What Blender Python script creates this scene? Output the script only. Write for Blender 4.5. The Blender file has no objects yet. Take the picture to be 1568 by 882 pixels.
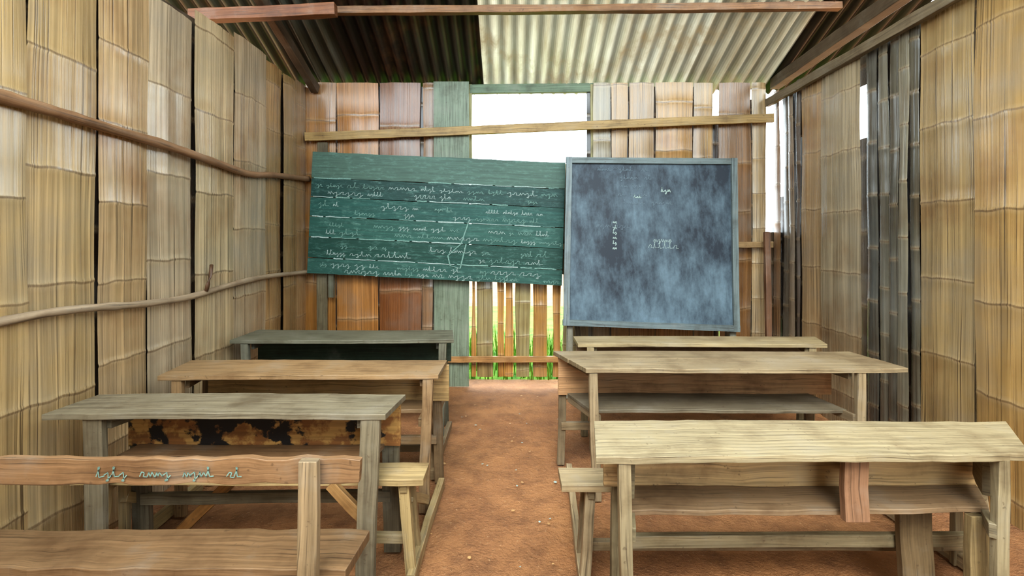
import bpy, math, random
from mathutils import Vector, noise as mnoise
R = random.Random(7)
def c(r,g,b):
    f=lambda v:((v/255)/12.92 if v/255<=.04045 else ((v/255+.055)/1.055)**2.4)
    return (f(r),f(g),f(b),1.0)
def jit(t,a=.08):
    k=1+R.uniform(-a,a); return (t[0]*k*(1+R.uniform(-a,a)*.3),t[1]*k,t[2]*k*(1+R.uniform(-a,a)*.5),1)

# ------------------------------------------------------------ materials
class NT:
    def __init__(s,name):
        s.m=bpy.data.materials.new(name); s.m.use_nodes=True
        s.t=s.m.node_tree; s.n=s.t.nodes; s.l=s.t.links
        s.b=s.n['Principled BSDF']; s.out=s.n['Material Output']
    def setin(s,sock,v):
        if isinstance(v,bpy.types.NodeSocket): s.l.new(v,sock)
        else: sock.default_value=v
    def math(s,op,a,b=0.0,clamp=False):
        n=s.n.new('ShaderNodeMath'); n.operation=op; n.use_clamp=clamp
        s.setin(n.inputs[0],a); s.setin(n.inputs[1],b); return n.outputs[0]
    def attr(s,name):
        n=s.n.new('ShaderNodeAttribute'); n.attribute_name=name; return n.outputs['Color']
    def uv(s):
        n=s.n.new('ShaderNodeTexCoord'); sp=s.n.new('ShaderNodeSeparateXYZ')
        s.l.new(n.outputs['UV'],sp.inputs[0]); return sp.outputs[0],sp.outputs[1]
    def coord(s,k='Object'):
        n=s.n.new('ShaderNodeTexCoord'); return n.outputs[k]
    def comb(s,x,y,z=0.0):
        n=s.n.new('ShaderNodeCombineXYZ')
        s.setin(n.inputs[0],x); s.setin(n.inputs[1],y); s.setin(n.inputs[2],z); return n.outputs[0]
    def noise(s,vec,scale=1.0,detail=3.0,rough=.5):
        n=s.n.new('ShaderNodeTexNoise'); s.setin(n.inputs['Vector'],vec)
        n.inputs['Scale'].default_value=scale; n.inputs['Detail'].default_value=detail
        n.inputs['Roughness'].default_value=rough; return n.outputs['Fac']
    def rng(s,v,a,b,c0=0.0,d=1.0):
        n=s.n.new('ShaderNodeMapRange'); s.setin(n.inputs[0],v)
        for i,x in enumerate((a,b,c0,d)): n.inputs[i+1].default_value=x
        return n.outputs[0]
    def mix(s,f,a,b,mode='MIX'):
        n=s.n.new('ShaderNodeMix'); n.data_type='RGBA'; n.blend_type=mode
        s.setin(n.inputs[0],f); s.setin(n.inputs[6],a); s.setin(n.inputs[7],b); return n.outputs[2]
    def gray(s,v):
        return s.comb(v,v,v)
    def bump(s,h,strength=.4,dist=.01):
        n=s.n.new('ShaderNodeBump'); s.setin(n.inputs['Height'],h)
        n.inputs['Strength'].default_value=strength; n.inputs['Distance'].default_value=dist
        s.l.new(n.outputs[0],s.b.inputs['Normal'])
    def fin(s,col,rough=.6,spec=.5,metal=0.0):
        s.setin(s.b.inputs['Base Color'],col); s.setin(s.b.inputs['Roughness'],rough)
        s.b.inputs['Specular IOR Level'].default_value=spec; s.b.inputs['Metallic'].default_value=metal
        return s.m

def mat_bamboo():
    t=NT('flattened_bamboo'); u,v=t.uv(); tint=t.attr('tint')
    st=t.noise(t.comb(t.math('MULTIPLY',u,60),t.math('MULTIPLY',v,.22)),1,3,.6)
    fine=t.noise(t.comb(t.math('MULTIPLY',u,110),t.math('MULTIPLY',v,.30),5.0),1,2,.5)
    wide=t.noise(t.comb(t.math('MULTIPLY',u,18),t.math('MULTIPLY',v,.25),9.0),1,3,.6)
    crack=t.math('MULTIPLY',t.rng(fine,.57,.65),t.rng(wide,.42,.60,.2,1.0))
    big=t.noise(t.coord(),1.7,4,.6)
    w=t.noise(t.comb(t.math('MULTIPLY',u,6),t.math('MULTIPLY',v,.3)),1,1)
    vv=t.math('ADD',v,t.math('MULTIPLY',t.math('SUBTRACT',w,.5),.10))
    d=t.math('ABSOLUTE',t.math('SUBTRACT',t.math('FRACT',vv),.5))
    line=t.rng(d,.484,.494); halo=t.rng(d,.44,.482)
    col=t.mix(1.0,tint,t.gray(t.rng(st,.3,.7,.66,1.22)),'MULTIPLY')
    col=t.mix(1.0,col,t.gray(t.rng(wide,.35,.65,.78,1.14)),'MULTIPLY')
    col=t.mix(t.rng(big,.5,.75,0,.40),col,c(132,130,124))
    col=t.mix(t.rng(big,.48,.28,0,.6),col,t.mix(1.0,col,c(200,160,108),'MULTIPLY'))
    col=t.mix(t.math('MULTIPLY',halo,.18),col,c(205,182,145))
    col=t.mix(t.math('MULTIPLY',line,.60),col,c(84,58,36))
    col=t.mix(t.math('MULTIPLY',crack,.78),col,c(54,39,27))
    h=t.math('SUBTRACT',t.math('MULTIPLY',st,.6),t.math('MULTIPLY',crack,.7))
    h=t.math('ADD',h,t.math('MULTIPLY',halo,.3))
    t.bump(h,.5,.004)
    return t.fin(col,t.rng(st,.3,.7,.20,.34),.8)
def mat_wood(name,grain=.6,rough=.48,spec=.4):
    t=NT(name); u,v=t.uv(); tint=t.attr('tint')
    wob=t.noise(t.comb(t.math('MULTIPLY',u,3),t.math('MULTIPLY',v,6)),1,2)
    v2=t.math('ADD',v,t.math('MULTIPLY',wob,.03))
    g1=t.noise(t.comb(t.math('MULTIPLY',u,1.6),t.math('MULTIPLY',v2,62)),1,5,.65)
    g2=t.noise(t.comb(t.math('MULTIPLY',u,2.5),t.math('MULTIPLY',v2,130)),1,2,.5)
    big=t.noise(t.coord(),4.5,5,.62); sp=t.noise(t.coord(),38,3,.6)
    col=t.mix(1.0,tint,t.gray(t.rng(g1,.3,.7,1-grain*.7,1+grain*.38)),'MULTIPLY')
    col=t.mix(t.math('MULTIPLY',t.rng(g2,.58,.69),.6),col,c(52,40,30))
    col=t.mix(t.rng(big,.50,.70,0,.55),col,t.mix(1.0,col,c(150,126,104),'MULTIPLY'))
    col=t.mix(t.rng(big,.46,.3,0,.18),col,c(160,156,146))
    col=t.mix(t.rng(sp,.66,.72,0,.5),col,c(70,54,40))
    t.bump(t.math('ADD',t.math('MULTIPLY',g1,.7),t.math('MULTIPLY',g2,.3)),.5,.004)
    return t.fin(col,rough,spec)
def mat_char():
    t=NT('charred_painted_wood'); o=t.coord()
    a=t.noise(o,5,5,.62); b=t.noise(o,13,4,.6)
    u,v=t.uv()
    g=t.noise(t.comb(t.math('MULTIPLY',u,2),t.math('MULTIPLY',v,70)),1,3)
    col=t.mix(t.rng(b,.45,.55),c(176,136,78),c(132,88,46))
    col=t.mix(t.rng(g,.4,.7,0,.5),col,c(90,60,36))
    col=t.mix(t.rng(a,.485,.515),col,c(26,21,20))
    return t.fin(col,.6)
def mat_floor():
    t=NT('packed_earth'); o=t.coord()
    a=t.noise(o,1.1,6,.6); b=t.noise(o,6,7,.72); d=t.noise(o,60,3,.6)
    col=t.mix(t.rng(a,.35,.65),c(136,94,62),c(172,124,82))
    col=t.mix(t.rng(b,.45,.65,0,.6),col,c(106,72,48))
    col=t.mix(t.rng(d,.64,.72,0,.6),col,c(196,160,120))
    t.bump(t.math('ADD',t.math('MULTIPLY',b,.8),t.math('MULTIPLY',d,.2)),1.0,.05)
    return t.fin(col,.75,.35)
def mat_grass():
    t=NT('grass'); o=t.coord()
    a=t.noise(o,3,5,.6); b=t.noise(o,30,3,.6)
    col=t.mix(t.rng(a,.35,.65),c(60,110,25),c(130,165,55))
    col=t.mix(t.rng(b,.4,.7,0,.6),col,c(70,95,30))
    return t.fin(col,.8,.2)
def mat_metal(name,lit):
    t=NT(name); tint=t.attr('tint'); o=t.coord()
    a=t.noise(o,2.2,6,.65)
    sp=t.n.new('ShaderNodeSeparateXYZ'); t.l.new(o,sp.inputs[0])
    b=t.noise(t.comb(t.math('MULTIPLY',sp.outputs[0],9),t.math('MULTIPLY',sp.outputs[1],1.6)),1,5,.6)
    col=t.mix(t.rng(b,.3,.7,.0,.75),tint,t.mix(1.0,tint,c(175,155,125),'MULTIPLY'))
    col=t.mix(t.rng(a,.53,.70,0,.8),col,c(92,66,46) if not lit else c(138,116,84))
    m=t.fin(col,.42,.5,0.0 if lit else .25)
    if lit:
        tr=t.n.new('ShaderNodeBsdfTranslucent'); t.l.new(col,tr.inputs[0])
        mx=t.n.new('ShaderNodeMixShader'); mx.inputs[0].default_value=lit
        t.l.new(t.b.outputs[0],mx.inputs[1]); t.l.new(tr.outputs[0],mx.inputs[2])
        t.l.new(mx.outputs[0],t.out.inputs[0])
    return m
def mat_greenboard():
    t=NT('green_chalkboard_paint'); u,v=t.uv(); tint=t.attr('tint'); o=t.coord()
    g=t.noise(t.comb(t.math('MULTIPLY',u,1.6),t.math('MULTIPLY',v,60)),1,4,.6)
    s=t.noise(o,5,6,.7)
    sm=t.noise(t.comb(t.math('MULTIPLY',u,9),t.math('MULTIPLY',v,30)),1,6,.8)
    col=t.mix(1.0,tint,t.gray(t.rng(g,.3,.7,.65,1.25)),'MULTIPLY')
    col=t.mix(t.math('MULTIPLY',t.rng(sm,.50,.68),t.rng(s,.35,.65,.12,.7)),col,c(112,152,142))
    return t.fin(col,.5,.4)
def mat_blackboard():
    t=NT('slate_chalkboard'); o=t.coord(); g=t.coord('Generated')
    sp=t.n.new('ShaderNodeSeparateXYZ'); t.l.new(g,sp.inputs[0]); x,z=sp.outputs[0],sp.outputs[2]
    st=t.noise(t.comb(t.math('MULTIPLY',x,8),t.math('MULTIPLY',z,5.5)),1,9,.72)
    st2=t.noise(t.comb(t.math('MULTIPLY',t.math('ADD',x,t.math('MULTIPLY',z,.10)),34),t.math('MULTIPLY',z,7),4.0),1,4,.7)
    sm=t.noise(t.comb(t.math('MULTIPLY',x,2.4),t.math('MULTIPLY',z,2.0),7.3),1,3,.5)
    edge=t.math('MAXIMUM',t.math('ABSOLUTE',t.math('SUBTRACT',x,.5)),t.math('ABSOLUTE',t.math('SUBTRACT',z,.62)))
    dust=t.math('ADD',t.rng(st,.35,.75,-.18,.46),t.rng(sm,.35,.65,-.12,.20))
    dust=t.math('ADD',dust,t.rng(st2,.45,.75,0,.14))
    dust=t.math('ADD',dust,t.rng(edge,.28,.5,0,.22))
    dust=t.math('ADD',dust,t.rng(z,.6,.3,-.04,.24),True)
    col=t.mix(dust,c(42,50,60),c(128,152,166))
    return t.fin(col,.5,.35)
def mat_plain(name,col,rough=.8):
    t=NT(name); n=t.noise(t.coord(),80,3,.6)
    return t.fin(t.mix(t.rng(n,.3,.7),col,tuple(x*.6 for x in col[:3])+(1,)),rough,.2)
M_B=mat_bamboo(); M_W=mat_wood('weathered_wood'); M_CH=mat_char(); M_F=mat_floor(); M_G=mat_grass()
M_MD=mat_metal('rusty_corrugated_steel',0); M_ML=mat_metal('pale_corrugated_sheet',.15)
M_GB=mat_greenboard(); M_BB=mat_blackboard(); M_CK=mat_plain('chalk',c(175,195,190))
M_CD=mat_plain('faded_chalk',c(116,132,142)); M_CG=mat_plain('faded_green_chalk',c(130,165,155))

# ------------------------------------------------------------ mesh builder
class MB:
    def __init__(s): s.v=[];s.f=[];s.uv=[];s.col=[];s.mi=[];s.mats=[]
    def mid(s,m):
        if m not in s.mats: s.mats.append(m)
        return s.mats.index(m)
    def face(s,idx,uvs,col,m): 
        s.f.append(idx); s.uv+=uvs; s.col+=[col]*len(idx); s.mi.append(s.mid(m))
    def build(s,name,bevel=0,smooth=False):
        me=bpy.data.meshes.new(name); me.from_pydata([tuple(x) for x in s.v],[],s.f)
        for m in s.mats: me.materials.append(m)
        me.uv_layers.new(name='UVMap')
        me.uv_layers['UVMap'].data.foreach_set('uv',[x for p in s.uv for x in p])
        me.color_attributes.new('tint','FLOAT_COLOR','CORNER')
        me.color_attributes['tint'].data.foreach_set('color',[x for p in s.col for x in p])
        me.polygons.foreach_set('material_index',s.mi)
        if smooth is True: me.polygons.foreach_set('use_smooth',[True]*len(s.f))
        elif smooth=='bamboo':
            bi=s.mid(M_B); me.polygons.foreach_set('use_smooth',[k==bi for k in s.mi])
        me.update(); o=bpy.data.objects.new(name,me); bpy.context.scene.collection.objects.link(o)
        if bevel:
            b=o.modifiers.new('bevel','BEVEL'); b.width=bevel; b.segments=2; b.limit_method='ANGLE'; b.angle_limit=math.radians(50)
        return o
def beam(mb,a,b,w,h,tint,m=None,up=(0,0,1),n=None,wob=.003,taper=1.0):
    """rectangular timber from a to b; w sideways, h along up"""
    m=m or M_W; a=Vector(a); b=Vector(b); d=(b-a); L=d.length; d.normalize()
    up=Vector(up); 
    if abs(d.dot(up))>.95: up=Vector((0,1,0))
    s=d.cross(up).normalized(); u=s.cross(d).normalized()
    n=n or max(2,int(L/.14)); base=len(mb.v); off=R.uniform(0,50); tint=jit(tint,.06)
    ph=R.uniform(0,9)
    for i in range(n+1):
        t=i/n; p=a+d*L*t+u*math.sin(t*4+ph)*wob*.7+s*math.sin(t*5+ph*2)*wob*.7
        k=1+(taper-1)*t
        for sx,sy in ((-1,-1),(1,-1),(1,1),(-1,1)):
            mb.v.append(p+s*(sx*w*k/2+R.uniform(-wob,wob)*.6)+u*(sy*h*k/2+R.uniform(-wob,wob)*.4))
    per=[0,w,w+h,2*w+h,2*w+2*h]
    for i in range(n):
        for j in range(4):
            j2=(j+1)%4; A=base+i*4; B=A+4
            u0=off+L*i/n; u1=off+L*(i+1)/n; v0=per[j]+off; v1=per[j+1]+off
            mb.face((A+j,A+j2,B+j2,B+j),[(u0,v0),(u0,v1),(u1,v1),(u1,v0)],tint,m)
    e=tuple(x*.8 for x in tint[:3])+(1,)
    mb.face((base+3,base+2,base+1,base),[(off,off),(off+.02,off),(off+.02,off+h),(off,off+h)],e,m)
    q=base+n*4
    mb.face((q,q+1,q+2,q+3),[(off,off),(off+.02,off),(off+.02,off+h),(off,off+h)],e,m)
def slab(mb,P00,P10,P11,P01,nrm,th,tint,m=None,nu=14,jt=.004,warp=.003):
    """board: near-left, near-right, far-right, far-left corners of its visible face"""
    m=m or M_W; P=[Vector(p) for p in (P00,P10,P11,P01)]; nrm=Vector(nrm).normalized()
    base=len(mb.v); off=R.uniform(0,50); tint=jit(tint,.06); ph=R.uniform(0,9)
    L=(P[1]-P[0]).length; W=(P[3]-P[0]).length
    vd=(P[3]-P[0]).normalized()
    for i in range(nu+1):
        t=i/nu; a=P[0].lerp(P[1],t); b=P[3].lerp(P[2],t)
        a=a+vd*R.uniform(-jt,jt); b=b+vd*R.uniform(-jt,jt)
        z=nrm*math.sin(t*5+ph)*warp
        for p in (a,b): mb.v.append(p+z)
        for p in (a,b): mb.v.append(p+z-nrm*th)
    for i in range(nu):
        A=base+i*4; B=A+4; u0=off+L*i/nu; u1=off+L*(i+1)/nu
        def f(a,b,c_,d,v0,v1): mb.face((a,b,c_,d),[(u0,v0),(u1,v0),(u1,v1),(u0,v1)],tint,m)
        f(A,B,B+1,A+1,off,off+W); mb.face((A+2,A+3,B+3,B+2),[(u0,off),(u0,off+W),(u1,off+W),(u1,off)],tint,m)
        f(A+2,B+2,B,A,off,off+th); f(A+1,B+1,B+3,A+3,off,off+th)
    e=tuple(x*.8 for x in tint[:3])+(1,); q=base+nu*4
    mb.face((base,base+1,base+3,base+2),[(off,off),(off,off+W),(off+.02,off+W),(off+.02,off)],e,m)
    mb.face((q+1,q,q+2,q+3),[(off,off),(off,off+W),(off+.02,off+W),(off+.02,off)],e,m)
def pole(mb,pts,r,tint,m=None,seg=10,bump=.15):
    m=m or M_W; pts=[Vector(p) for p in pts]
    P=[]
    for i in range(len(pts)-1):
        k=max(2,int((pts[i+1]-pts[i]).length/.07))
        p0=pts[max(i-1,0)];p1=pts[i];p2=pts[i+1];p3=pts[min(i+2,len(pts)-1)]
        for j in range(k):
            t=j/k
            P.append(.5*((2*p1)+(p2-p0)*t+(2*p0-5*p1+4*p2-p3)*t*t+(3*p1-p0-3*p2+p3)*t**3))
    P.append(pts[-1]); base=len(mb.v); off=R.uniform(0,50); ln=0; lens=[]
    for i,p in enumerate(P):
        d=(P[min(i+1,len(P)-1)]-P[max(i-1,0)]).normalized()
        s=d.cross(Vector((.1,.2,1))).normalized(); u=s.cross(d)
        if i: ln+=(p-P[i-1]).length
        lens.append(ln); rr=r*(1+R.uniform(-bump,bump)*.5+ (bump if R.random()<.08 else 0))
        for j in range(seg):
            a=2*math.pi*j/seg; mb.v.append(p+(s*math.cos(a)+u*math.sin(a))*rr)
    for i in range(len(P)-1):
        for j in range(seg):
            j2=(j+1)%seg; A=base+i*seg; B=A+seg; v0=off+j*r*.6; v1=off+(j+1)*r*.6
            mb.face((A+j,A+j2,B+j2,B+j),[(off+lens[i],v0),(off+lens[i],v1),(off+lens[i+1],v1),(off+lens[i+1],v0)],tint,m)
    mb.face(tuple(range(base+seg-1,base-1,-1)),[(off,off)]*seg,tint,m)
    q=base+(len(P)-1)*seg; mb.face(tuple(range(q,q+seg)),[(off,off)]*seg,tint,m)

def strip(mb,org,sd,nd,s0,s1,z0,z1,tint,dep=0.0,lean=0.0,amp=.005):
    org=Vector(org);sd=Vector(sd);nd=Vector(nd)
    sp=R.uniform(.40,.56); oz=R.uniform(0,5); ou=R.uniform(0,80)
    if s1-s0<.15: sp=R.uniform(.3,.42)
    zs=[z0]; z=z0
    nodes=[k*sp-oz for k in range(int(oz/sp)-2,int(oz/sp)+25) if z0+.03<k*sp-oz<z1-.03]
    while z<z1-.1: z+=.13; zs.append(min(z,z1))
    zs=[q for q in zs if all(abs(q-n)>.03 for n in nodes)]
    for n in nodes: zs+=[n-.014,n,n+.014]
    zs=sorted(set(zs+[z1])); nc=max(3,int(abs(s1-s0)/.035))
    rid=[R.uniform(-.003,.003) for _ in range(nc+1)]
    ph=R.uniform(0,9); ph2=R.uniform(0,9); base=len(mb.v); tint=jit(tint,.09); bow=R.uniform(-.012,.014)
    for z in zs:
        isn=any(abs(z-n)<.004 for n in nodes)
        t=(z-z0)/max(z1-z0,.01)
        for j in range(nc+1):
            x=j/nc
            e0=amp*math.sin(z*2.3+ph)+amp*.6*math.sin(z*7+ph2); e1=amp*math.sin(z*2.1+ph2)+amp*.6*math.sin(z*6+ph)
            s=s0+(s1-s0)*x+e0*(1-x)+e1*x+lean*(t-.5)
            dd=dep+.010*math.sin(math.pi*x)+rid[j]+bow*math.sin(math.pi*t)+(.004 if isn else 0)+.002*math.sin(z*5+ph+j)
            mb.v.append(org+sd*s+nd*dd+Vector((0,0,z)))
    for i in range(len(zs)-1):
        for j in range(nc):
            A=base+i*(nc+1)+j; B=A+nc+1
            u0=ou+(s1-s0)*j/nc; u1=ou+(s1-s0)*(j+1)/nc; v0=(zs[i]+oz)/sp; v1=(zs[i+1]+oz)/sp
            mb.face((A,A+1,B+1,B),[(u0,v0),(u1,v0),(u1,v1),(u0,v1)],tint,M_B)

XL,XR,YB=-2.09,2.65,4.96
YF=-1.2
rz=lambda y:3.085+.445*(YB-y)
DARK=c(46,34,24)  # tint of backing strips added behind seams, stands in for shadow in the gaps
# ------------------------------------------------------------ floor / outside
mb=MB(); nx,ny=60,80
x0,x1,y0,y1=XL-.3,XR+.3,YF-.3,YB+.25
for i in range(nx+1):
    for j in range(ny+1):
        x=x0+(x1-x0)*i/nx; y=y0+(y1-y0)*j/ny
        z=.012*mnoise.noise(Vector((x*1.3,y*1.3,0)))+.006*mnoise.noise(Vector((x*5,y*5,3)))-.012
        mb.v.append((x,y,z))
for i in range(nx):
    for j in range(ny):
        a=i*(ny+1)+j; mb.face((a,a+ny+1,a+ny+2,a+1),[(0,0)]*4,(1,1,1,1),M_F)
mb.build('floor',smooth=True)
mb=MB(); mb.v=[(-3,YB+.2,-.05),(3.6,YB+.2,-.05),(3.6,11,-.05),(-3,11,-.05)]
mb.face((0,1,2,3),[(0,0)]*4,(1,1,1,1),M_G); mb.build('grass_field')
mb=MB(); mb.v=[(-40,-40,-.08),(40,-40,-.08),(40,40,-.08),(-40,40,-.08)]
mb.face((0,1,2,3),[(0,0)]*4,(1,1,1,1),M_F); mb.build('ground')
mb=MB()   # grass tufts just outside the back wall
for _ in range(1700):
    x=R.uniform(-2.3,2.8); y=R.uniform(5.2,6.6); h=R.uniform(.12,.42); a=R.uniform(0,6.28); w=.008
    dx,dy=math.cos(a),math.sin(a); l=R.uniform(.02,.12); b=len(mb.v)
    mb.v+= [(x-dx*w,y-dy*w,-.06),(x+dx*w,y+dy*w,-.06),(x+dx*w*.7+dy*l*.4,y+dy*w*.7-dx*l*.4,h*.6),(x-dx*w*.7+dy*l*.4,y-dy*w*.7-dx*l*.4,h*.6),(x+dy*l,y-dx*l,h)]
    mb.face((b,b+1,b+2,b+3),[(0,0)]*4,(1,1,1,1),M_G); mb.face((b+3,b+2,b+4),[(0,0)]*3,(1,1,1,1),M_G)
mb.build('grass_tufts')

# ------------------------------------------------------------ left wall
LT=[c(178,158,124),c(168,148,120),c(184,160,122),c(166,148,124),c(180,152,112),c(172,154,128)]
ztl=lambda y:2.86+.065*(y-2)
mb=MB(); edges=[YF,-.8,-.42,-.02,.36,.75,1.1,1.45,1.78,2.10,2.46,2.80,3.2,3.65,4.13,4.43,4.7,YB]
for i in range(len(edges)-1):
    a,b=edges[i],edges[i+1]
    t=LT[i%6]
    if b<2.5: t=c(180,152,108)
    if b>4.2: t=c(158,128,88)
    strip(mb,(XL,0,0),(0,1,0),(1,0,0),a+.004,b-.004,-.02,ztl(b)+R.uniform(-.05,.05),t,R.uniform(0,.018),R.uniform(-.02,.02))
    strip(mb,(XL,0,0),(0,1,0),(1,0,0),a,b,-.02,ztl(b)-.05,DARK,-.035,amp=0)
mb.build('wall_left',smooth='bamboo')
# ------------------------------------------------------------ front wall (behind the camera) with doorway
mb=MB(); x=XL
while x<XR-.05:
    w=R.uniform(.3,.4); x2=min(x+w,XR)
    if not(.6<(x+x2)/2<1.5): strip(mb,(0,YF,0),(1,0,0),(0,1,0),x,x2-.004,-.02,2.9,LT[R.randrange(6)],0)
    x=x2
mb.build('wall_front',smooth='bamboo')
# ------------------------------------------------------------ back wall
mb=MB(); O=(0,YB,0); S=(1,0,0); N=(0,-1,0); zt=3.06
def bx(px): return (px-784)/151.2
warm=c(168,116,62); warm2=c(128,82,48); tan=c(170,138,92); gry=c(142,130,104)
segs=[(468,515,c(160,112,56)),(517,580,warm),(582,645,warm2),(647,664,c(134,98,64)),
      (907,935,gry),(937,962,c(158,126,82)),(963,1002,c(164,130,82)),(1003,1060,c(170,130,74)),(1062,1092,tan),(1100,1150,c(134,98,60)),(1151,1172,c(160,138,102))]
for a,b,t in segs:
    strip(mb,O,S,N,bx(a),bx(b)-.004,.01,zt,t,R.uniform(0,.015),R.uniform(-.012,.012))
for px in (468,516,581,646,664,908,936,962.5,1002.5,1061):
    strip(mb,O,S,N,bx(px)-.06,bx(px)+.06,.03,zt-.03,DARK,-.03,amp=0)
strip(mb,O,S,N,bx(1096)-.05,bx(1096)+.05,.03,2.70,DARK,-.03)
strip(mb,O,S,N,bx(1150)-.05,bx(1150)+.05,.03,2.9,DARK,-.03)
strip(mb,O,S,N,bx(1172)-.05,bx(1190),.03,1.55,c(90,72,54),-.03)
ws=[(722,728),(731,755),(762,772),(774,786),(790,811),(817,838),(846,858),(862,900)]
for i,(a,b) in enumerate(ws):
    strip(mb,O,S,N,bx(a),bx(b),.09 if a<860 else .02,2.22,[c(178,134,78),c(150,136,94),c(178,134,74)][i%3],R.uniform(0,.012),0,.006)
strip(mb,O,S,N,bx(722),bx(905),1.12,2.22,DARK,-.03)
beam(mb,(bx(692),YB-.035,0.0),(bx(692),YB-.035,3.06),.352,.025,c(118,130,112),up=(0,1,0))
mb.build('wall_back',smooth='bamboo')
mb=MB()
W1=c(150,142,100)
beam(mb,(bx(719.5),YB+.03,2.2),(bx(719.5),YB+.03,3.05),.04,.05,W1,up=(0,1,0))
beam(mb,(bx(909),YB+.03,2.2),(bx(909),YB+.03,3.05),.06,.05,W1,up=(0,1,0))
beam(mb,(bx(719),YB+.03,3.0),(bx(909),YB+.03,3.02),.05,.09,c(104,122,100))
beam(mb,(bx(719),YB+.03,2.22),(bx(909),YB+.03,2.22),.05,.05,W1)
mb.build('window_1',.003)
mb=MB()
beam(mb,(XL+.03,YB-.085,2.50),(2.60,YB-.085,2.68),.03,.085,c(164,136,88),wob=.006)
mb.build('trim_1',.004)
mb=MB()
beam(mb,(XL+.03,YB-.085,.27),(2.6,YB-.085,.30),.025,.06,c(166,126,80),wob=.006)
beam(mb,(.3,YB-.085,1.40),(2.6,YB-.085,1.43),.025,.06,c(158,132,94),wob=.006)
mb.build('trim_2',.003)
# ------------------------------------------------------------ right wall
mb=MB(); O=(XR,0,0); S=(0,1,0); N=(-1,0,0)
rt=[(4.96,4.83,c(130,98,68),2.95),(4.79,4.66,c(96,86,74),2.95),(4.65,4.56,c(120,106,90),2.9),(4.55,4.49,c(88,78,68),2.95),
 (4.45,4.16,c(164,138,102),2.9),(4.15,3.68,c(150,136,110),2.92),(3.65,3.54,c(84,80,70),2.93),(3.53,3.44,c(112,106,92),2.95),
 (3.425,3.34,c(88,84,72),2.9),(3.33,3.25,c(128,120,100),2.96),(3.24,3.17,c(84,78,66),2.95),(3.16,2.79,c(158,134,92),2.93),(2.78,2.45,c(170,136,88),2.95)]
y=2.44
while y>YF: 
    w=R.uniform(.28,.4); rt.append((y,max(y-w,YF),LT[R.randrange(6)],2.95)); y-=w+.01
for a,b,t,z in rt:
    strip(mb,O,S,N,b,a,-.02,z+R.uniform(-.03,.03),t,R.uniform(0,.03),R.uniform(-.03,.03) if a-b<.2 else R.uniform(-.015,.015))
for y,z0,z1 in [(4.96,0,1.6),(4.81,0,1.9),(4.70,0,2.9),(4.60,0,2.9),(4.50,0,2.42),(4.155,0,2.9),(3.71,0,2.25),(3.71,2.65,2.9),(3.57,0,2.9),(3.46,0,2.9),(3.36,0,2.9),(3.26,0,2.9),(3.165,0,2.9),(2.785,0,2.9)]+[(a,0,2.9) for a,b,t,z in rt[13:]]:
    strip(mb,O,S,N,y-.09,y+.09,z0,z1,DARK,-.03,amp=0)
mb.build('wall_right',smooth='bamboo')
# ------------------------------------------------------------ roof
mb=MB(); per=.118; sm=8; X0,X1=-3.4,3.5; nxr=int((X1-X0)/per*sm); ys=[1.2,1.8,2.4,3.2,3.7,4.0,4.3,4.6,4.9,5.0,5.12]
def dk(t,k): return tuple(v*k for v in t[:3])+(1,)
for i in range(nxr+1):
    x=X0+i*per/sm
    sag=R.uniform(-.0015,.0015)
    for k,y in enumerate(ys):
        z=rz(y)+.026*math.cos(2*math.pi*i/sm)+.012*mnoise.noise(Vector((x*1.5,y*2,0)))
        mb.v.append((x,y+(.012*mnoise.noise(Vector((x*3,9,0))) if k==len(ys)-1 else 0),z+sag))
for i in range(nxr):
    x=X0+(i+.5)*per/sm; g=.5+.5*math.cos(2*math.pi*(i+.5)/sm)   # rib shade painted into the sheet tint so the corrugation shows
    sheet=int((x+10)/.72); sr=random.Random(sheet).uniform(.88,1.05)
    for k in range(len(ys)-1):
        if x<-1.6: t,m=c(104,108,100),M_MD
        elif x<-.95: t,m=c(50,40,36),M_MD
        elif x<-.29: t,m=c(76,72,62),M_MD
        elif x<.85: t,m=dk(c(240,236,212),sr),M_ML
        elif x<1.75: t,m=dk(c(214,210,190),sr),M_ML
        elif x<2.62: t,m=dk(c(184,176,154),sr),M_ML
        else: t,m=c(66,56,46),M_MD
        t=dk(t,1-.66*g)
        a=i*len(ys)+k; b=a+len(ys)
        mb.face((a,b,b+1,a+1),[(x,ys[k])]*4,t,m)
mb.build('ceiling',smooth=True)
mb=MB()
beam(mb,(-1.72,4.1,rz(4.1)-.075),(XR+.1,4.1,rz(4.1)-.04),.06,.06,c(134,98,66),wob=.006)
mb.build('roof_purlin',.003)
mb=MB(); beam(mb,(XL-.5,3.95,3.28),(-1.42,3.95,3.33),.08,.095,c(120,78,50),wob=.006); mb.build('tie_beam',.004)
mb=MB(); beam(mb,(-1.98,4.93,2.98),(-2.06,3.3,rz(3.3)-.10),.07,.09,c(84,68,52),wob=.006); mb.build('roof_rafter',.004)
mb=MB(); beam(mb,(XR+.02,4.98,3.05),(XR+.02,1.8,3.27),.09,.11,c(88,74,58),wob=.006)
mb.build('roof_plate',.004)
mb=MB(); beam(mb,(XR-.07,4.96,2.86),(XR-.07,1.5,2.92),.05,.075,c(118,104,84),wob=.008)
mb.build('wall_plate',.004)
mb=MB(); beam(mb,(XL-.06,5.0,2.98),(XL-.06,1.2,2.86),.05,.07,c(84,72,60),wob=.006); mb.build('wall_plate',.004)

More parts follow.
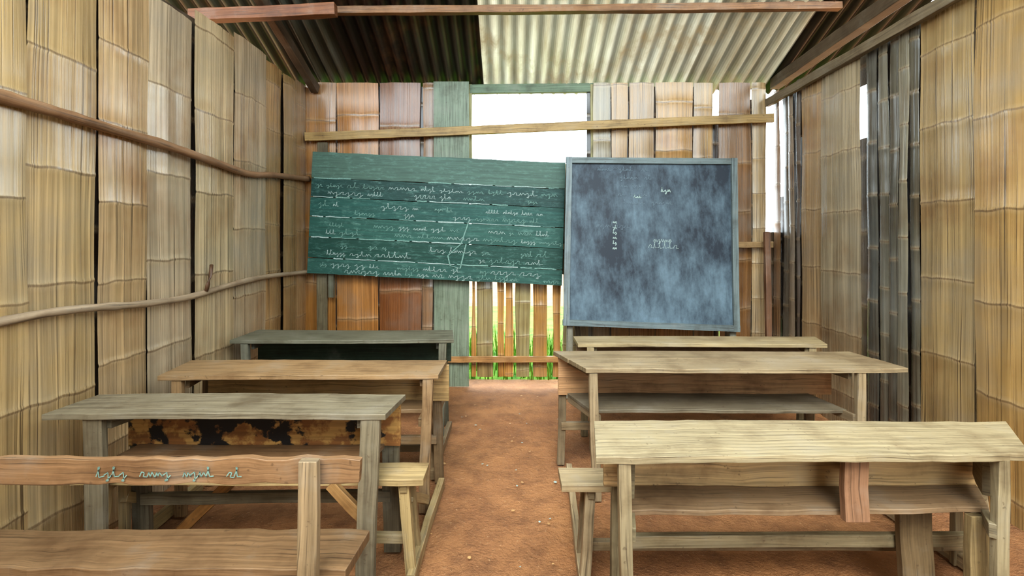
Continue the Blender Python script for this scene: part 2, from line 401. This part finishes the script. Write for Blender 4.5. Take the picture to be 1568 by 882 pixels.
mb=MB()
pole(mb,[(XL+.05,YF+.1,2.1),(XL+.045,.6,2.03),(XL+.045,1.4,2.06),(XL+.05,2.1,2.06),(XL+.045,2.5,2.05),(XL+.05,2.9,2.04),(XL+.055,3.3,2.015),(XL+.05,3.8,1.99),(XL+.05,4.2,2.03),(XL+.05,4.9,2.08)],.026,c(138,106,78))
mb.build('wall_rail_pole',smooth=True)
mb=MB()
pole(mb,[(XL+.045,YF+.1,1.2),(XL+.045,.8,1.17),(XL+.04,1.6,1.15),(XL+.045,2.2,1.165),(XL+.05,2.7,1.13),(XL+.045,3.1,1.12),(XL+.05,3.6,1.155),(XL+.045,4.1,1.17),(XL+.045,4.9,1.15)],.020,c(158,138,114))
pole(mb,[(XL+.06,3.25,1.14),(XL+.075,3.27,1.24),(XL+.06,3.31,1.31)],.012,c(96,70,50))
mb.build('wall_rail_pole',smooth=True)
mb=MB(); beam(mb,(2.36,4.5,.0),(2.50,4.80,1.55),.045,.05,c(110,78,54),up=(1,0,0)); mb.build('leaning_stick',.004)
mb=MB(); beam(mb,(-1.9,YB-.05,0),(-1.9,YB-.05,2.45),.10,.03,c(112,102,80),up=(0,1,0)); mb.build('wall_post',.004)

# ------------------------------------------------------------ chalk strokes
def ribbon(mb,P,pts,w,m=None):
    for i in range(len(pts)-1):
        a,b=Vector(pts[i]),Vector(pts[i+1]); d=b-a
        if d.length<1e-5: continue
        n=Vector((-d.y,d.x)).normalized()*w/2; k=len(mb.v)
        for q in (a-n,b-n,b+n,a+n): mb.v.append(P(q.x,q.y))
        mb.face((k,k+1,k+2,k+3),[(0,0)]*4,(1,1,1,1),m or M_CK)
def word(mb,P,u,v,h,nl,w,step=.55,m=None):
    pts=[]; x=u
    for _ in range(nl):
        k=R.randrange(4); s=h*step
        if k==0: pts+=[(x,v),(x+s*.3,v+h*.5),(x+s*.6,v+h*.45),(x+s*.5,v),(x+s,v)]
        elif k==1: pts+=[(x,v),(x+s*.4,v+h),(x+s*.2,v+h),(x+s*.4,v),(x+s,v+h*.1)]
        elif k==2: pts+=[(x,v+h*.2),(x+s*.5,v+h*.5),(x+s*.6,v-h*.4),(x+s*.3,v-h*.4),(x+s,v+h*.15)]
        else: pts+=[(x,v),(x+s*.2,v+h*.5),(x+s*.4,v),(x+s*.6,v+h*.5),(x+s,v)]
        x+=s
    pts=[(a+R.uniform(-1,1)*h*.06,b+R.uniform(-1,1)*h*.06) for a,b in pts]
    ribbon(mb,P,pts,w,m); return x
# ------------------------------------------------------------ green board
mb=MB(); GY=4.83
BL,BRr,TR,TL=[Vector(p) for p in ((-2.02,GY,1.145),(.49,GY-.02,1.02),(.525,GY-.02,2.235),(-1.965,GY,2.345))]
def gp(u,v,o=0): 
    return BL.lerp(BRr,u).lerp(TL.lerp(TR,u),v)+Vector((0,-o,0))
fr=[0,.13,.30,.47,.63,.785,1.0]
cols=[c(42,82,74),c(28,70,62),c(42,86,78),c(32,78,72),c(26,64,60),c(72,98,86)]
for i in range(6):
    a,b=fr[i]+.002,fr[i+1]-.003
    slab(mb,gp(0,a),gp(1,a),gp(1,b),gp(0,b),(0,-1,0),.022,cols[i],M_GB,nu=24,jt=.003,warp=.002)
P=lambda u,v:gp(u,v,.0055)
for f in fr[1:-1]:
    u=0.01
    while u<.97:
        l=R.uniform(.03,.18); 
        if R.random()<.8: ribbon(mb,P,[(u+k*l/5,f+R.uniform(-.002,.004)) for k in range(6)],R.uniform(.004,.010),M_CG if R.random()<.5 else M_CK)
        u+=l+.01
for row in range(0,5):
    for ln in (.3,.68):
        u=R.uniform(.02,.08)
        while u<.93:
            if R.random()<.78:
                v=fr[row]+(fr[row+1]-fr[row])*ln-.02
                e=word(mb,lambda a,b:gp(a/2.5,b/1.2,.0055),u*2.5,v*1.2,R.uniform(.03,.055),R.randint(2,6),.004,R.uniform(.6,1.3),M_CG if R.random()<.6 else M_CK)
                u=e/2.5+.015
            else: u+=R.uniform(.03,.12)
ribbon(mb,P,[(.62,.30),(.6,.1),(.56,.12),(.55,.2),(.6,.3),(.63,.5)],.005,M_CG)
beam(mb,(-1.80,GY+.05,.9),(-1.80,GY+.05,2.3),.05,.04,c(100,100,84),up=(0,1,0))
beam(mb,(.72,GY+.05,.0),(.45,GY+.05,2.2),.05,.04,c(110,100,80),up=(0,1,0))
mb.build('green_chalkboard')
# ------------------------------------------------------------ slate blackboard on legs
mb=MB()
def K(px,py,y): return Vector(((px-784)*y/750,y,1.5-(py-363)*y/750))
b0,b1,b2,b3=K(862,498,4.58),K(1131,508,4.58),K(1127,243,4.70),K(867,241,4.70)
nn=(b1-b0).cross(b3-b0).normalized(); nn=nn if nn.y<0 else -nn
def bp(u,v,o=0): return b0.lerp(b1,u).lerp(b3.lerp(b2,u),v)+nn*o
slab(mb,bp(.02,.02),bp(.98,.02),bp(.98,.98),bp(.02,.98),nn,.015,c(80,90,100),M_BB,nu=6,jt=0,warp=0)
FC=c(114,126,128)
for a,b in (((-.003,.018),(1.003,.018)),((-.003,.982),(1.003,.982))):
    beam(mb,bp(*a,.008),bp(*b,.008),.035,.055,FC,up=(0,0,1),wob=.002)
for a,b in (((.017,0),(.017,1)),((.983,0),(.983,1))):
    beam(mb,bp(*a,.012),bp(*b,.012),.055,.035,FC,up=nn,wob=.002)
for u in (.04,.975):
    t=bp(u,.9,-.04); bt=bp(u,0,-.04); bt2=bt+(bt-t)*(bt.z/(t.z-bt.z))
    beam(mb,(bt2.x,bt2.y,0),t,.055,.035,c(128,126,112),up=nn)
    beam(mb,bp(u,.75,-.05),(t.x,4.82,.0),.04,.03,c(110,100,84),up=(1,0,0))
Pb=lambda a,b:bp(a/1.65,b/1.63,.0035)
y=1.50
for k in range(5):
    x=.5 if k else .28
    for _ in range(2 if k else 3):
        x=word(mb,Pb,x+R.uniform(0,.06),y,.042,R.randint(2,6),.005,.8,M_CD)+.04
    y-=.08
for k in range(6): word(mb,Pb,.46,.99-k*.05,.032,2,.006,.6,M_CK)
word(mb,Pb,.92,1.30,.045,3,.007,.7); word(mb,Pb,.66,1.24,.03,3,.006,.8); word(mb,Pb,.3,1.52,.03,8,.002,.9,M_CD)
word(mb,Pb,.80,.76,.06,6,.003,.8); word(mb,Pb,.85,.82,.05,5,.003,.7); word(mb,Pb,.3,.95,.05,7,.003,.9,M_CD)
mb.build('blackboard')

# ------------------------------------------------------------ school desks
def desk(name,top,z,tint,bench=None,tshelf=None,panel=None,legw=.05,lx=(.09,.10),mid=None,twoplank=False,pm=None,runner=True,sv=.36,sdrop=.235,rail=True,pext=(.0,.0),rail_z=.26,side=False,extra=()):
    """top: nl,nr,fr,fl plan corners"""
    mb=MB(); nl,nr,fr_,fl=[Vector((p[0],p[1],z)) for p in top]; th=.026
    if twoplank:
        a=nl.lerp(fl,.50); b=nr.lerp(fr_,.55); a2=nl.lerp(fl,.515); b2=nr.lerp(fr_,.565)
        slab(mb,nl,nr,b,a,(0,0,1),th,tint,nu=22,jt=.005); slab(mb,a2,b2,fr_,fl,(0,0,1),th,dk(tint,.88))
    else: slab(mb,nl,nr,fr_,fl,(0,0,1),th,tint,nu=22,jt=.005)
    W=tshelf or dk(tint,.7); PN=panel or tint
    d=lambda u,v,zz:(nl.lerp(nr,u).lerp(fl.lerp(fr_,u),v)*1.0+Vector((0,0,zz-z)))
    L=(nr-nl).length; D=(fl-nl).length; ul=lx[0]/L; ur=1-lx[1]/L
    zu=z-th; zs=z-sdrop
    v=1-.035/D
    A,B=d(-pext[0]/L+.01,v,zs-.01),d(1+pext[1]/L-.01,v,zs-.01); H=Vector((0,0,zu-zs+.008))
    slab(mb,A,B,B+H,A+H,(0,-1,0),.02,PN,pm)
    slab(mb,d(ul+.012,sv,zs),d(ur-.012,sv,zs),d(ur-.012,v-.01,zs),d(ul+.012,v-.01,zs),(0,0,1),.02,W,jt=.006)
    ys=.022/D
    for u,s in ((ul,-1),(ur,1)):
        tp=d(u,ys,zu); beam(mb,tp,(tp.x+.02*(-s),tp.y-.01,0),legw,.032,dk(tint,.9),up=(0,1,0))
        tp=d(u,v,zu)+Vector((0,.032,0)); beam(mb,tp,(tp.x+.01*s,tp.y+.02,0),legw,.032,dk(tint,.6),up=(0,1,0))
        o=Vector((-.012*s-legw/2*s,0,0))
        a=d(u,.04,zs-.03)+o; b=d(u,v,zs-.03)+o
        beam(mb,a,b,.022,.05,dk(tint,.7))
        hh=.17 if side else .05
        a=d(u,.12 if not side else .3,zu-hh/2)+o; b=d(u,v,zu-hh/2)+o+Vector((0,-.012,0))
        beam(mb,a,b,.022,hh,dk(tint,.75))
    if mid:
        beam(mb,d(mid,.25,zu-.08),d(mid,v,zu-.08)-Vector((0,.012,0)),.03,.15,dk(tint,.8))
        beam(mb,d(mid,.22,zs-.02),d(mid,.22,zu),.085,.03,c(140,106,80),up=(0,1,0))
    if rail:
        beam(mb,d(ul,1,rail_z),d(ur,1,rail_z+.01),.03,.05,dk(tint,.8))
    if bench:
        by0,by1,bz,bl,br,bt=bench
        slab(mb,(bl,by0,bz),(br,by0,bz),(br,by1,bz),(bl,by1,bz),(0,0,1),.03,bt,warp=.002)
        for x,s in ((bl+.13,-1),(br-.09,1)):
            beam(mb,(x,by0+.035,bz-.03),(x+.035*s,by0+.01,0),.045,.03,dk(bt,.9),up=(0,1,0))
            beam(mb,(x,by1-.02,bz-.03),(x+.03*s,by1+.02,0),.04,.03,dk(bt,.7),up=(0,1,0))
            beam(mb,(x,by0+.01,bz-.05),(x,by1-.01,bz-.05),.03,.04,dk(bt,.7))
            ue=d(ul if s<0 else ur,.5,0)
            if runner:
                beam(mb,(x+.04*s,by0-.04,.03),(ue.x+.035*s,ue.y+.12,.03),.035,.06,dk(bt,.95))
                beam(mb,(x+.005*s,by1-.02,.30),(ue.x,top[0][1]+.01,.09),.03,.045,dk(bt,.9))
        beam(mb,(bl+.13,by0+.06,.16),(br-.09,by0+.06,.16),.03,.04,dk(bt,.7))
    for a,b,w_,h_,t_ in extra: beam(mb,a,b,w_,h_,t_,up=(0,1,0))
    return mb.build(name,.0025)
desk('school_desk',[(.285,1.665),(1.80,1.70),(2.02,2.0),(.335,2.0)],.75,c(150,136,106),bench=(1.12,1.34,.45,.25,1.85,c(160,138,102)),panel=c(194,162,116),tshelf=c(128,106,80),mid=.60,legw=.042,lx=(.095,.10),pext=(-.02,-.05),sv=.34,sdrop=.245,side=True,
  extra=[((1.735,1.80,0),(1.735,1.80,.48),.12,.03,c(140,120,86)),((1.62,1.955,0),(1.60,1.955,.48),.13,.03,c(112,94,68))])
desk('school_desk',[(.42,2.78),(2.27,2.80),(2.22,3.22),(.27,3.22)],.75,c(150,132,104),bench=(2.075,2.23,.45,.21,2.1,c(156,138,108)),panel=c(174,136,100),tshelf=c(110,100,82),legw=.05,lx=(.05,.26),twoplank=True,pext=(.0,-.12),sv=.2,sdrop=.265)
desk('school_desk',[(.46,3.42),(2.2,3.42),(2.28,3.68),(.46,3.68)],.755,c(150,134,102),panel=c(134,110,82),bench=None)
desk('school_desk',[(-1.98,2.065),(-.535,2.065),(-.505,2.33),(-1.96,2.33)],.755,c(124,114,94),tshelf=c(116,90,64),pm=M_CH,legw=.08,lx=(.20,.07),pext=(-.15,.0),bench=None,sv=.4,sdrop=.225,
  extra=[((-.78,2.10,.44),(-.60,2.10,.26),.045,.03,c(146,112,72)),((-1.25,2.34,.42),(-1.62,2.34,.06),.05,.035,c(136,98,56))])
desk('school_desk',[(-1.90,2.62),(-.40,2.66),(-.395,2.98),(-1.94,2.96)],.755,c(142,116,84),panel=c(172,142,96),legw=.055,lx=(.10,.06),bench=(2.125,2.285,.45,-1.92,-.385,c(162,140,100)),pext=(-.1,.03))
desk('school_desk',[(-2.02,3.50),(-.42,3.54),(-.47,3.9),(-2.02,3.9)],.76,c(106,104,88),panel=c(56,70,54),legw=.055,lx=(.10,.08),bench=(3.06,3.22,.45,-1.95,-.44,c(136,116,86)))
mb=MB(); BT=c(128,100,72)
slab(mb,(-2.0,1.55,.45),(-.525,1.55,.45),(-.51,1.76,.45),(-2.0,1.76,.45),(0,0,1),.035,BT,jt=.008,nu=22)
slab(mb,(-2.0,1.535,.725),(-.48,1.535,.725),(-.475,1.535,.805),(-2.0,1.535,.805),(0,-1,0),.025,c(138,106,76),jt=.005,nu=26,warp=.001)
for x in (-.62,-1.86):
    beam(mb,(x,1.49,0),(x-.005,1.505,.815),.058,.032,c(146,124,94),up=(0,1,0))
    beam(mb,(x,1.72,.415),(x+.02,1.78,0),.06,.035,c(104,84,62),up=(0,1,0))
    beam(mb,(x,1.51,.38),(x,1.76,.38),.03,.06,c(96,78,58))
beam(mb,(-1.86,1.74,.10),(-.62,1.74,.10),.03,.05,c(106,84,62))
Pk=lambda a,b:Vector((a,1.531,b))
x=-1.3
for _ in range(4): x=word(mb,Pk,x,.75,.03,R.randint(2,5),.003,.8,M_CG)+.04
mb.build('school_bench',.003)
mb=MB()
for _ in range(40):
    x=R.uniform(-.5,.4); y=R.uniform(2,4.8); a=R.uniform(0,6); r=R.uniform(.004,.012); k=len(mb.v)
    for j in range(5):
        t=a+j*1.2566; mb.v.append((x+math.cos(t)*r*R.uniform(.6,1.3),y+math.sin(t)*r,.004+R.uniform(0,.004)))
    mb.face(tuple(range(k,k+5)),[(0,0)]*5,(1,1,1,1),M_CK if R.random()<.3 else M_W)
mb.col=[c(190,150,100)]*len(mb.col)
mb.build('floor_litter')

# ------------------------------------------------------------ light, world, camera
w=bpy.data.worlds.new('World'); bpy.context.scene.world=w; w.use_nodes=True
bg=w.node_tree.nodes['Background']; bg.inputs[0].default_value=(.82,.94,1.0,1); bg.inputs[1].default_value=7.0
s=bpy.data.lights.new('sun','SUN'); s.energy=3.5; s.angle=math.radians(30); s.color=(1,.97,.90)
so=bpy.data.objects.new('sun',s); bpy.context.scene.collection.objects.link(so)
so.rotation_euler=Vector((.12,.70,-.75)).to_track_quat('-Z','Y').to_euler()
cam=bpy.data.cameras.new('camera'); co=bpy.data.objects.new('camera',cam); bpy.context.scene.collection.objects.link(co)
co.location=(0,0,1.5); co.rotation_euler=(math.radians(90),0,0)
cam.sensor_width=36; cam.lens=36*750/1568; cam.shift_y=-78/1568; cam.clip_start=.05
bpy.context.scene.camera=co
vs=bpy.context.scene.view_settings; vs.view_transform='Standard'; vs.look='Medium High Contrast'; vs.exposure=-0.12
